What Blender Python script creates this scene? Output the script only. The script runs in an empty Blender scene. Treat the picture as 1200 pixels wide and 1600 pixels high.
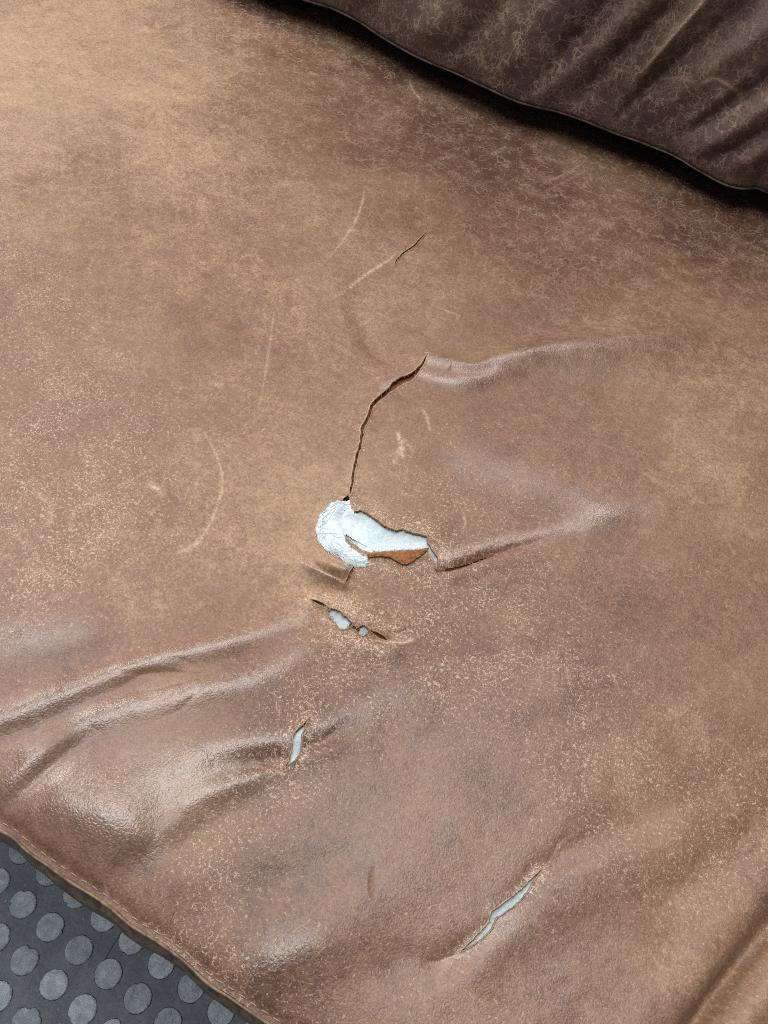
import bpy, math, random
import numpy as np
from mathutils import Matrix, Vector

random.seed(7)
RNG = np.random.RandomState(11)
S = bpy.context.scene
COL = S.collection

# ------------------------------------------------------------------ camera
FOCAL = 1232.0                       # in pixels of a 1200 x 1600 frame
CAM_H = 1.0
SEAT_Z = 0.42
_n = np.array([406.0 - 600, -(1640.0 - 800), -FOCAL])
_up = -_n / np.linalg.norm(_n)
_x = np.array([5300.0, -3035.0, 1232.0])
_x -= _up * (_x @ _up); _x /= np.linalg.norm(_x)
_y = np.cross(_up, _x)
RM = np.array([_x, _y, _up])         # camera space -> world space
CAM = np.array([0.0, 0.0, CAM_H])

cam_d = bpy.data.cameras.new("camera")
cam = bpy.data.objects.new("camera", cam_d)
COL.objects.link(cam)
cam_d.sensor_fit = 'VERTICAL'; cam_d.sensor_height = 36.0
cam_d.lens = FOCAL / 1600 * 36.0
cam_d.clip_start = 0.01; cam_d.clip_end = 100
mw = Matrix([[*RM[0], 0], [*RM[1], 0], [*RM[2], CAM_H], [0, 0, 0, 1]])
cam.matrix_world = mw
S.camera = cam

# ------------------------------------------------------------------ light
S.view_settings.view_transform = 'Standard'
S.view_settings.look = 'None'
S.view_settings.exposure = -0.03
S.view_settings.gamma = 1.0
W = bpy.data.worlds.new("World"); S.world = W; W.use_nodes = True
bg = W.node_tree.nodes['Background']
bg.inputs[0].default_value = (0.86, 0.93, 1.0, 1); bg.inputs[1].default_value = 0.16

def area(name, loc, target, size, power, col=(1, 1, 1), size_y=None):
    d = bpy.data.lights.new(name, 'AREA'); d.energy = power; d.color = col
    d.shape = 'RECTANGLE'; d.size = size; d.size_y = size_y or size
    o = bpy.data.objects.new(name, d); COL.objects.link(o)
    o.location = loc
    o.rotation_euler = (Vector(target) - Vector(loc)).to_track_quat('-Z', 'Y').to_euler()
    return o
area("ceiling_lamp", (-0.30, 0.45, 2.5), (-0.25, 0.5, 0.42), 1.5, 31, (1.0, 0.97, 0.94), 1.0)
area("window_light", (-3.2, 0.9, 2.0), (-0.4, 0.6, 0.42), 1.2, 70, (1.0, 0.97, 0.93))
area("rear_sheen_fill", (-0.45, 2.7, 2.25), (-0.1, 0.6, 0.42), 1.1, 42, (0.98, 0.99, 1.0), 0.8)  # added lamp, no known window: sheen on the folds, shadow by the cushion
area("front_floor_fill", (-0.8, -0.45, 2.6), (-0.2, 0.1, 0.2), 0.6, 17, (0.96, 0.98, 1.0))  # added fill that brightens the floor, no known lamp there
S.cycles.max_bounces = 5; S.cycles.diffuse_bounces = 3; S.cycles.glossy_bounces = 2
S.cycles.use_adaptive_sampling = True; S.cycles.adaptive_threshold = 0.02; S.cycles.use_denoising = False; S.cycles.filter_width = 0.95

# ------------------------------------------------------------------ helpers
def at(px, py, z=SEAT_Z):
    """photo pixel(s) -> point(s) on the horizontal plane at height z"""
    px = np.asarray(px, float); py = np.asarray(py, float)
    d = np.stack([px - 600, -(py - 800), np.full(px.shape, -FOCAL)], -1) @ RM.T
    t = (z - CAM_H) / d[..., 2]
    return CAM + t[..., None] * d

def pix(P):
    v = (np.asarray(P, float) - CAM) @ RM
    w = np.minimum(v[..., 2], -0.05)
    return 600 + FOCAL * v[..., 0] / -w, 800 - FOCAL * v[..., 1] / -w

_tab = RNG.rand(256, 256)
def vnoise(x, y, seed=0):
    x = x + seed * 17.31; y = y + seed * 9.73
    xi = np.floor(x).astype(int); yi = np.floor(y).astype(int)
    fx = x - xi; fy = y - yi
    fx = fx * fx * (3 - 2 * fx); fy = fy * fy * (3 - 2 * fy)
    a = _tab[xi % 256, yi % 256]; b = _tab[(xi + 1) % 256, yi % 256]
    c = _tab[xi % 256, (yi + 1) % 256]; d = _tab[(xi + 1) % 256, (yi + 1) % 256]
    return (a * (1 - fx) + b * fx) * (1 - fy) + (c * (1 - fx) + d * fx) * fy - 0.5

def fbm(x, y, octv=3, seed=0):
    s = 0; a = 1.0
    for k in range(octv):
        s = s + a * vnoise(x * 2 ** k, y * 2 ** k, seed + k * 3)
        a *= 0.5
    return s

def polydist(px, py, pts, reach):
    """distance to an open polyline, index-fraction along it; far points get inf"""
    pts = np.asarray(pts, float)
    d = np.full(px.shape, 1e6); t = np.zeros(px.shape)
    x0, y0 = pts[:, 0].min() - reach, pts[:, 1].min() - reach
    x1, y1 = pts[:, 0].max() + reach, pts[:, 1].max() + reach
    m = (px > x0) & (px < x1) & (py > y0) & (py < y1)
    if not m.any(): return d, t
    qx, qy = px[m], py[m]
    dd = np.full(qx.shape, 1e6); tt = np.zeros(qx.shape)
    for i in range(len(pts) - 1):
        ax, ay = pts[i, :2]; bx, by = pts[i + 1, :2]
        vx, vy = bx - ax, by - ay
        u = np.clip(((qx - ax) * vx + (qy - ay) * vy) / (vx * vx + vy * vy + 1e-9), 0, 1)
        e = np.hypot(qx - ax - u * vx, qy - ay - u * vy)
        k = e < dd
        dd[k] = e[k]; tt[k] = i + u[k]
    d[m] = dd; t[m] = tt
    return d, t

def smooth_line(pts, step=3.0):
    """Catmull-Rom resample of control points (any number of columns)"""
    p = np.asarray(pts, float)
    p = np.vstack([2 * p[0] - p[1], p, 2 * p[-1] - p[-2]])
    out = []
    for i in range(1, len(p) - 2):
        L = np.hypot(*(p[i + 1, :2] - p[i, :2])); n = max(1, int(L / step))
        for k in range(n):
            u = k / n
            a, b, c, d = p[i - 1], p[i], p[i + 1], p[i + 2]
            out.append(0.5 * (2 * b + (c - a) * u + (2 * a - 5 * b + 4 * c - d) * u * u + (3 * b - a - 3 * c + d) * u ** 3))
    out.append(p[-2])
    return np.array(out)

def in_poly(px, py, poly):
    poly = np.asarray(poly, float)
    r = np.zeros(px.shape, bool)
    m = (px >= poly[:, 0].min()) & (px <= poly[:, 0].max()) & (py >= poly[:, 1].min()) & (py <= poly[:, 1].max())
    if not m.any(): return r
    x, y = px[m], py[m]; c = np.zeros(x.shape, bool)
    j = len(poly) - 1
    for i in range(len(poly)):
        xi, yi = poly[i]; xj, yj = poly[j]
        c ^= ((yi > y) != (yj > y)) & (x < (xj - xi) * (y - yi) / (yj - yi + 1e-12) + xi)
        j = i
    r[m] = c
    return r

def mesh_obj(name, verts, faces, mat, parent=None, attrs=None, smooth=True):
    """faces: (n,4) or (n,3) array or list of tuples"""
    me = bpy.data.meshes.new(name)
    verts = np.asarray(verts, np.float32)
    if isinstance(faces, np.ndarray):
        k = faces.shape[1]; nf = len(faces)
        me.vertices.add(len(verts)); me.vertices.foreach_set('co', verts.ravel())
        me.loops.add(nf * k); me.loops.foreach_set('vertex_index', faces.astype(np.int32).ravel())
        me.polygons.add(nf)
        me.polygons.foreach_set('loop_start', np.arange(0, nf * k, k, dtype=np.int32))
        me.update(calc_edges=True)
    else:
        me.from_pydata(verts.tolist(), [], faces)
    me.polygons.foreach_set('use_smooth', np.full(len(me.polygons), smooth))
    for an, (ty, data) in (attrs or {}).items():
        a = me.attributes.new(an, ty, 'POINT')
        a.data.foreach_set('vector' if ty == 'FLOAT_VECTOR' else 'value', np.asarray(data, np.float32).ravel())
    me.materials.append(mat)
    o = bpy.data.objects.new(name, me); COL.objects.link(o)
    if parent: o.parent = parent
    return o

def grid_faces(nr, nc, wrap=False):
    r = np.arange(nr - 1)[:, None]; c = np.arange(nc if wrap else nc - 1)[None, :]
    c2 = (c + 1) % nc
    return np.stack([r * nc + c, r * nc + c2, (r + 1) * nc + c2, (r + 1) * nc + c], -1).reshape(-1, 4)

def thing(name, label, cat, loc=(0, 0, 0)):
    o = bpy.data.objects.new(name, None); COL.objects.link(o)
    o.empty_display_size = 0.05
    o['label'] = label; o['category'] = cat
    return o

# ------------------------------------------------------------------ materials
class NT:
    def __init__(s, name):
        s.m = bpy.data.materials.new(name); s.m.use_nodes = True
        s.t = s.m.node_tree; s.t.nodes.clear()
        s.out = s.t.nodes.new('ShaderNodeOutputMaterial')
        s.b = s.t.nodes.new('ShaderNodeBsdfPrincipled')
        s.t.links.new(s.b.outputs[0], s.out.inputs[0])
    def put(s, sock, v):
        if isinstance(v, bpy.types.NodeSocket): s.t.links.new(v, sock)
        elif v is not None:
            try: sock.default_value = v
            except Exception: sock.default_value = (*v, 1)
    def n(s, ty, ins=None, out=0, **kw):
        nd = s.t.nodes.new(ty)
        for k, v in kw.items(): setattr(nd, k, v)
        for k, v in (ins or {}).items(): s.put(nd.inputs[k], v)
        return nd.outputs[out]
    def attr(s, name, out='Fac'): return s.n('ShaderNodeAttribute', attribute_name=name, out=out)
    def math(s, op, a, b=None, c=None, clamp=False):
        nd = s.t.nodes.new('ShaderNodeMath'); nd.operation = op; nd.use_clamp = clamp
        for i, v in enumerate((a, b, c)): s.put(nd.inputs[i], v)
        return nd.outputs[0]
    def noise(s, vec, scale, detail=2, rough=0.5, dist=0.0, out='Fac'):
        return s.n('ShaderNodeTexNoise', {'Vector': vec, 'Scale': scale, 'Detail': detail, 'Roughness': rough, 'Distortion': dist}, out=out)
    def voro(s, vec, scale, feature='DISTANCE_TO_EDGE', rnd=1.0, out='Distance'):
        return s.n('ShaderNodeTexVoronoi', {'Vector': vec, 'Scale': scale, 'Randomness': rnd}, out=out, feature=feature)
    def step(s, v, a, b, lo=0.0, hi=1.0):
        nd = s.t.nodes.new('ShaderNodeMapRange'); nd.interpolation_type = 'SMOOTHSTEP'
        for i, x in enumerate((v, a, b, lo, hi)): s.put(nd.inputs[i], x)
        return nd.outputs[0]
    def mix(s, f, a, b, mode='MIX'):
        nd = s.t.nodes.new('ShaderNodeMix'); nd.data_type = 'RGBA'; nd.blend_type = mode
        s.put(nd.inputs[0], f); s.put(nd.inputs[6], a); s.put(nd.inputs[7], b)
        return nd.outputs[2]
    def warp(s, vec, scale, amt, detail=2):
        c = s.noise(vec, scale, detail, out='Color')
        a = s.n('ShaderNodeVectorMath', {0: c, 1: (0.5, 0.5, 0.5)}, operation='SUBTRACT')
        b = s.n('ShaderNodeVectorMath', {0: a, 'Scale': amt}, operation='SCALE')
        return s.n('ShaderNodeVectorMath', {0: vec, 1: b}, operation='ADD')
    def bump(s, h, strength, dist, normal=None):
        return s.n('ShaderNodeBump', {'Strength': strength, 'Distance': dist, 'Height': h, 'Normal': normal})

def leather_material(name, dark, mid, tan, cream, crack_gain, vein_gain, rough0, spec, speck=0.22, drift=1.0):
    k = NT(name)
    v = k.attr('flat', 'Vector')
    a_tan = k.attr('tan'); a_crack = k.attr('crack'); a_scr = k.attr('scratch'); a_raw = k.attr('raw')
    a_scr = k.math('MULTIPLY', a_scr, k.step(k.noise(v, 520, 3, 0.65), 0.34, 0.58, 0.25, 1.1))
    # patina, with the seat's painted shade in tan: big soft clouds + mottling
    big = k.noise(v, 9, 5, 0.62)
    mid_n = k.noise(v, 46, 6, 0.68, 0.6)
    fine = k.noise(v, 420, 3, 0.7)
    t = k.math('ADD', a_tan, k.math('MULTIPLY', k.math('SUBTRACT', big, 0.5), 0.75))
    t = k.math('ADD', t, k.math('MULTIPLY', k.math('SUBTRACT', mid_n, 0.5), 0.55))
    t = k.math('ADD', t, k.math('MULTIPLY', k.math('SUBTRACT', fine, 0.5), 0.85), clamp=True)
    mid2 = k.noise(v, 150, 5, 0.7, 0.5)
    t = k.math('ADD', t, k.math('MULTIPLY', k.math('SUBTRACT', mid2, 0.5), 0.6), clamp=True)
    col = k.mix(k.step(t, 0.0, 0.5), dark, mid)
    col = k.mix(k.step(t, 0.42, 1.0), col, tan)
    # warm / cool drift in the dye
    hue = k.noise(v, 5.5, 3, 0.5)
    col = k.mix(k.math('MULTIPLY', k.step(hue, 0.42, 0.66), 0.25), col, tuple(c * drift for c in (0.22, 0.122, 0.098)))
    hue2 = k.noise(k.n('ShaderNodeVectorMath', {0: v, 1: (3.1, 1.7, 0)}, operation='ADD'), 7, 3, 0.5)
    col = k.mix(k.math('MULTIPLY', k.step(hue2, 0.45, 0.68), 0.28), col, tuple(c * drift for c in (0.31, 0.20, 0.10)))
    # craquelure: broken pale worms where the finish has cracked
    wv = k.warp(k.warp(v, 160, 0.005), 700, 0.0012)
    e1 = k.voro(wv, 330); e2 = k.voro(wv, 560)
    w1 = k.noise(v, 330, 2, 0.55)
    w2 = k.noise(k.n('ShaderNodeVectorMath', {0: v, 1: (7.7, 2.3, 0)}, operation='ADD'), 640, 2, 0.6)
    patch = k.noise(v, 26, 4, 0.65)
    cm = k.math('MULTIPLY', a_crack, k.step(patch, 0.25, 0.72, 0.50, 1.02))
    l1 = k.math('MULTIPLY', k.step(e1, 0.035, 0.085, 1.0, 0.0), k.step(w1, k.math('SUBTRACT', 0.67, k.math('MULTIPLY', cm, 0.22)), k.math('SUBTRACT', 0.72, k.math('MULTIPLY', cm, 0.22))))
    l2 = k.math('MULTIPLY', k.step(e2, 0.045, 0.11, 1.0, 0.0), k.step(w2, k.math('SUBTRACT', 0.70, k.math('MULTIPLY', cm, 0.21)), k.math('SUBTRACT', 0.76, k.math('MULTIPLY', cm, 0.21))))
    cr = k.math('MAXIMUM', l1, k.math('MULTIPLY', l2, 0.8))
    crk = k.math('MULTIPLY', cr, k.math('MULTIPLY', k.math('ADD', 0.10, k.math('MULTIPLY', cm, 0.98)), crack_gain), clamp=True)
    # long pale veins of a pulled-up hide
    def vein(scale, seed, width, dist):
        nv = k.n('ShaderNodeVectorMath', {0: v, 1: (seed, seed * 0.7, 0)}, operation='ADD')
        q = k.noise(nv, scale, 3, 0.55, dist)
        return k.step(k.math('ABSOLUTE', k.math('SUBTRACT', q, 0.5)), 0.0, width, 1.0, 0.0)
    vm = k.attr('vein')
    brk = k.step(k.noise(v, 70, 3, 0.6), 0.42, 0.62)
    brk2 = k.step(k.noise(v, 22, 3, 0.6), 0.40, 0.62)
    fv_ = k.warp(k.warp(v, 28, 0.022, 3), 130, 0.005)
    brk3 = k.step(k.noise(v, 48, 3, 0.6), 0.46, 0.60)
    web1 = k.step(k.voro(fv_, 62), 0.014, 0.052, 1.0, 0.0); web2 = k.step(k.voro(fv_, 120), 0.03, 0.085, 1.0, 0.0); web3 = k.step(k.voro(fv_, 210), 0.04, 0.12, 1.0, 0.0)
    vv = k.math('MULTIPLY', web1, k.math('MULTIPLY', brk, 0.85))
    vv = k.math('MAXIMUM', vv, k.math('MULTIPLY', web2, k.math('MULTIPLY', brk3, 0.8)))
    vv = k.math('MAXIMUM', vv, k.math('MULTIPLY', web3, k.math('MULTIPLY', brk2, 0.45)))
    vv = k.math('MAXIMUM', vv, k.math('MULTIPLY', vein(38, 2.0, 0.022, 1.2), k.math('MULTIPLY', brk3, 0.8)))
    vv = k.math('MULTIPLY', k.math('MULTIPLY', vv, vm), vein_gain, clamp=True)
    pale = k.math('MAXIMUM', k.math('MAXIMUM', crk, vv), a_scr)
    col = k.mix(k.math('MULTIPLY', pale, 0.8), col, cream)
    # pores: grime down in the grain, finish rubbed off its tops
    gv = k.warp(v, 240, 0.003)
    g1 = k.voro(gv, 330); g2 = k.voro(gv, 620)
    pore = k.math('MULTIPLY', k.step(g1, 0.0, 0.16, 1.0, 0.0), k.step(k.noise(v, 180, 3, 0.65), 0.40, 0.62))
    col = k.mix(k.math('MULTIPLY', pore, 0.38), col, k.mix(0.5, dark, (0.03, 0.018, 0.012)))
    spk = k.step(k.noise(v, 900, 2, 0.6), 0.54, 0.72)
    col = k.mix(k.math('MULTIPLY', k.math('MULTIPLY', spk, speck), k.step(t, 0.0, 0.5, 0.25, 1.0)), col, cream)
    # torn / raw suede
    rawc = k.mix(k.noise(v, 500, 3, 0.7), (0.13, 0.066, 0.038), (0.36, 0.205, 0.12))
    col = k.mix(a_raw, col, rawc)
    k.put(k.b.inputs['Base Color'], col)
    # gloss: worn and raw places are dull, the finished skin keeps a sheen
    a_pol = k.attr('polish')
    r = k.step(a_pol, 0.0, 1.1, rough0 + .25, rough0 + .0)
    r = k.math('ADD', r, k.math('MULTIPLY', t, 0.08))
    r = k.math('ADD', r, k.math('MULTIPLY', k.math('SUBTRACT', mid_n, 0.5), 0.14))
    r = k.math('ADD', r, k.math('MULTIPLY', pale, 0.18))
    r = k.math('ADD', r, k.math('MULTIPLY', a_raw, 0.4), clamp=True)
    k.put(k.b.inputs['Roughness'], r)
    sp = k.math('MULTIPLY', k.step(a_pol, 0.0, 1.1, spec * .45, spec * 1.25), k.math('SUBTRACT', 1.0, k.math('MULTIPLY', a_raw, 0.85)))
    k.put(k.b.inputs['Specular IOR Level'], sp)
    # relief: pebble grain, cracks, soft pull-up
    peb = k.step(g1, 0.0, 0.28)
    peb2 = k.step(g2, 0.0, 0.3)
    hgt = k.math('ADD', k.math('MULTIPLY', peb, 0.7), k.math('MULTIPLY', peb2, 0.35))
    hgt = k.math('ADD', hgt, k.math('MULTIPLY', k.noise(v, 120, 3, 0.6), 1.2))
    hgt = k.math('ADD', hgt, k.math('MULTIPLY', cr, -0.3))
    hgt = k.math('SUBTRACT', hgt, k.math('MULTIPLY', a_scr, 0.8))
    k.put(k.b.inputs['Normal'], k.bump(hgt, 0.38, 0.00042))
    return k.m

LEATHER = leather_material('worn_leather', (0.080, 0.034, 0.020), (0.200, 0.101, 0.061), (0.48, 0.308, 0.190),
                           (0.66, 0.50, 0.36), 0.95, 0.5, 0.32, 1.0, 0.13)
DARK_LEATHER = leather_material('dark_pull_up_leather', (0.040, 0.021, 0.018), (0.078, 0.046, 0.038), (0.140, 0.088, 0.066),
                                (0.52, 0.38, 0.27), 0.35, 0.56, 0.38, 0.7, 0.05, 0.3)

def simple_material(name, c1, c2, scale, rough, spec, bump_scale, bump_d, bump_s=0.5, detail=4, sss=0.0):
    k = NT(name)
    v = k.n('ShaderNodeTexCoord', out='Object')
    n1 = k.noise(v, scale, detail, 0.62)
    k.put(k.b.inputs['Base Color'], k.mix(k.step(n1, 0.3, 0.7), c1, c2))
    k.put(k.b.inputs['Roughness'], rough); k.put(k.b.inputs['Specular IOR Level'], spec)
    k.put(k.b.inputs['Normal'], k.bump(k.noise(v, bump_scale, 4, 0.65), bump_s, bump_d))
    if sss:
        k.put(k.b.inputs['Subsurface Weight'], sss); k.put(k.b.inputs['Subsurface Radius'], (0.004, 0.004, 0.004))
        k.put(k.b.inputs['Subsurface Scale'], 1.0)
    return k.m
FOAM = simple_material('white_foam', (0.49, 0.59, 0.615), (0.61, 0.695, 0.715), 420, 0.95, 0.0, 500, 0.0010, 0.8)
WADDING = simple_material('wadding_fibre', (0.56, 0.64, 0.67), (0.66, 0.73, 0.755), 300, 0.95, 0.0, 900, 0.0003, 0.2)
SUEDE = simple_material('raw_suede', (0.16, 0.062, 0.026), (0.33, 0.145, 0.066), 330, 0.95, 0.05, 900, 0.0006, 0.6)
WELT = simple_material('welt_leather', (0.10, 0.060, 0.042), (0.26, 0.17, 0.11), 150, 0.55, 0.35, 500, 0.0005)
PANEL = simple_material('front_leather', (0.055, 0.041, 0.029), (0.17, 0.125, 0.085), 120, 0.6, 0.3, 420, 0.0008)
THREAD = simple_material('seam_thread', (0.26, 0.19, 0.135), (0.46, 0.36, 0.26), 300, 0.8, 0.2, 900, 0.0003)
DARK_WELT = simple_material('dark_welt_leather', (0.03, 0.019, 0.016), (0.10, 0.07, 0.055), 60, 0.75, 0.12, 400, 0.0006)
HAIR = simple_material('dark_hair', (0.02, 0.02, 0.022), (0.05, 0.05, 0.055), 100, 0.4, 0.5, 100, 0.0001)
GRIT = simple_material('pale_grit', (0.55, 0.56, 0.56), (0.8, 0.8, 0.78), 200, 0.35, 0.6, 300, 0.0003)

def rubber_material(name, c1, c2, c3, rough, spec, cs=26, bs=190, bd=0.0022):
    k = NT(name)
    v = k.n('ShaderNodeNewGeometry', out='Position')
    n1 = k.noise(v, cs, 6, 0.66, 0.4); n2 = k.noise(v, 160, 5, 0.7)
    col = k.mix(k.step(n1, 0.32, 0.68), c1, c2)
    col = k.mix(k.math('MULTIPLY', k.step(n2, 0.52, 0.78), 0.45), col, c3)
    ln = k.n('ShaderNodeVectorMath', {0: v, 1: (1.0, 0.16, 1.0)}, operation='MULTIPLY')
    scf = k.step(k.noise(k.warp(ln, 9, 0.03), 420, 2, 0.5), 0.66, 0.74)
    col = k.mix(k.math('MULTIPLY', scf, 0.25), col, c3)
    rnd = k.n('ShaderNodeObjectInfo', out='Random')
    col = k.mix(1.0, col, k.n('ShaderNodeCombineColor', {0: k.step(rnd, 0.0, 1.0, 0.80, 1.14), 1: k.step(rnd, 0.0, 1.0, 0.80, 1.13), 2: k.step(rnd, 0.0, 1.0, 0.81, 1.11)}), 'MULTIPLY')
    k.put(k.b.inputs['Base Color'], col)
    k.put(k.b.inputs['Roughness'], k.math('ADD', rough, k.math('MULTIPLY', k.math('SUBTRACT', n2, 0.5), 0.3)))
    k.put(k.b.inputs['Specular IOR Level'], spec)
    h = k.math('ADD', k.math('MULTIPLY', k.noise(v, bs, 5, 0.68, 0.8), 1.3), k.math('MULTIPLY', k.noise(v, 900, 2, 0.5), 0.3))
    k.put(k.b.inputs['Normal'], k.bump(h, 0.8, bd))
    return k.m
RUBBER = rubber_material('rubber_mat', (0.15, 0.172, 0.195), (0.215, 0.24, 0.265), (0.33, 0.355, 0.38), 0.6, 0.35)
STUD = rubber_material('rubber_stud', (0.33, 0.385, 0.44), (0.53, 0.59, 0.65), (0.74, 0.77, 0.80), 0.34, 0.7, 75, 110, 0.0055)

GRIME_SHADE = simple_material('grime_and_shade', (0.020, 0.023, 0.027), (0.055, 0.062, 0.070), 300, 0.75, 0.2, 600, 0.0006)  # dark ring at each stud base: grime with contact shade painted in

# ------------------------------------------------------------------ design of the seat (all in photo pixels)
HOLE_BIG = [(545, 772), (547, 788), (548, 797), (553, 802), (563, 800), (573, 804), (585, 812), (597, 822), (608, 828), (617, 831),
            (628, 828), (640, 832), (653, 835), (667, 839), (668, 850), (677, 863), (683, 873), (685, 889), (680, 881), (672, 868),
            (665, 859), (633, 860), (600, 862), (575, 865), (567, 862), (553, 852), (540, 840), (526, 826), (518, 808), (530, 790)]
HOLE_LOW = [(510, 950), (514, 951), (525, 953), (532, 957), (540, 966), (550, 975), (549, 979), (540, 982), (531, 983), (526, 975), (518, 965), (512, 956)]
HOLE_DOT = [(556, 983), (562, 980), (569, 978), (578, 987), (568, 992), (562, 991)]
HOLE_MID = [(484, 1121), (477, 1135), (472, 1147), (471, 1160), (468, 1178), (461, 1188), (453, 1193), (444, 1201), (451, 1189), (456, 1174), (458, 1151), (466, 1141), (475, 1132)]
HOLE_END = [(846, 1359), (834, 1376), (823, 1393), (811, 1408), (801, 1417), (776, 1433), (768, 1451), (752, 1467), (738, 1477), (721, 1487),
            (735, 1472), (748, 1459), (763, 1443), (768, 1425), (790, 1409), (808, 1395), (820, 1384), (834, 1369)]
LONG = [(668, 556, 0), (657, 574, 2.4), (643, 588, 4.2), (622, 599, 4.4), (606, 612, 2.6), (594, 622, 2.2), (582, 634, 2.0), (576, 652, 1.8), (566, 669, 2.2),
        (566, 680, 1.8), (561, 702, 1.6), (555, 722, 1.9), (552, 740, 1.6), (550, 757, 1.8), (546, 776, 1.2)]
CUT = [(672, 359, 0), (660, 370, 1.0), (650, 382, 1.3), (640, 390, 1.0), (630, 397, 1.1), (620, 408, 0.9), (615, 418, 0)]
TAIL = [(576, 986, 0), (584, 989, 1.4), (592, 993, 2.0), (600, 997, 2.2), (607, 1000, 0)]
HEAD = [(484, 939, 0), (493, 942, 1.6), (502, 946, 2.0), (511, 951, 1.4), (516, 953, 0)]
BRIDGE = [(545, 976, 0.4), (550, 979, 1.5), (556, 982, 1.5), (561, 985, 0.4)]
NOTCH = [(538, 912, 0), (544, 906, 1.8), (548, 897, 2.2), (553, 888, 1.8), (557, 882, 0)]
PINCH = [(689, 890, 0), (700, 887, 1.4), (715, 883, 1.6), (735, 877, 1.3), (758, 869, .9), (780, 862, 0)]
def strip_poly(line):
    p = smooth_line(line, 3.0)
    if len(p) > 3:
        p[1:-1, 0] += 1.3 * np.array([vnoise(np.array(i * 0.55), np.array(3.3)) for i in range(1, len(p) - 1)]).ravel()
    g = np.gradient(p[:, :2], axis=0); nrm = np.stack([-g[:, 1], g[:, 0]], 1)
    nrm /= np.linalg.norm(nrm, axis=1)[:, None] + 1e-9
    w = np.maximum(p[:, 2:3], 0.0)
    return np.vstack([p[:, :2] + nrm * w, (p[:, :2] - nrm * w)[::-1]])
def rough_poly(poly, amp=1.0, step=2.5, seed=0):
    p = np.array(poly, float); p = np.vstack([p, p[:1]]); out = []
    for i in range(len(p) - 1):
        L = np.hypot(*(p[i + 1] - p[i])); n = max(1, int(round(L / step)))
        for q in range(n): out.append(p[i] + (p[i + 1] - p[i]) * q / n)
    out = np.array(out); s = np.arange(len(out)) * 0.45
    out[:, 0] += amp * (vnoise(s, s * 0 + 1.5, seed) + 0.6 * vnoise(s * 2.3, s * 0 + 8.5, seed))
    out[:, 1] += amp * (vnoise(s, s * 0 + 5.5, seed) + 0.6 * vnoise(s * 2.3, s * 0 + 2.5, seed))
    return out
HOLES = {
    'big': rough_poly(HOLE_BIG, 1.7, seed=1), 'low': rough_poly(HOLE_LOW, 1.8, seed=2), 'dot': rough_poly(HOLE_DOT, .5, seed=3),
    'mid': rough_poly(HOLE_MID, 1.0, seed=4), 'end': rough_poly(HOLE_END, 1.2, seed=5),
    'long': rough_poly(strip_poly(LONG), 0.8, 2.5, seed=6), 'cut': rough_poly(strip_poly(CUT), 0.4, 2.5, seed=7),
    'tail': rough_poly(strip_poly(TAIL), .6, 2.5, seed=8), 'head': rough_poly(strip_poly(HEAD), .6, 2.5, seed=10), 'bridge': rough_poly(strip_poly(BRIDGE), .4, 2.5, seed=13), 'notch': rough_poly(strip_poly(NOTCH), .5, 2.5, seed=11), 'pinch': rough_poly(strip_poly(PINCH), .4, 2.5, seed=12),
}

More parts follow.
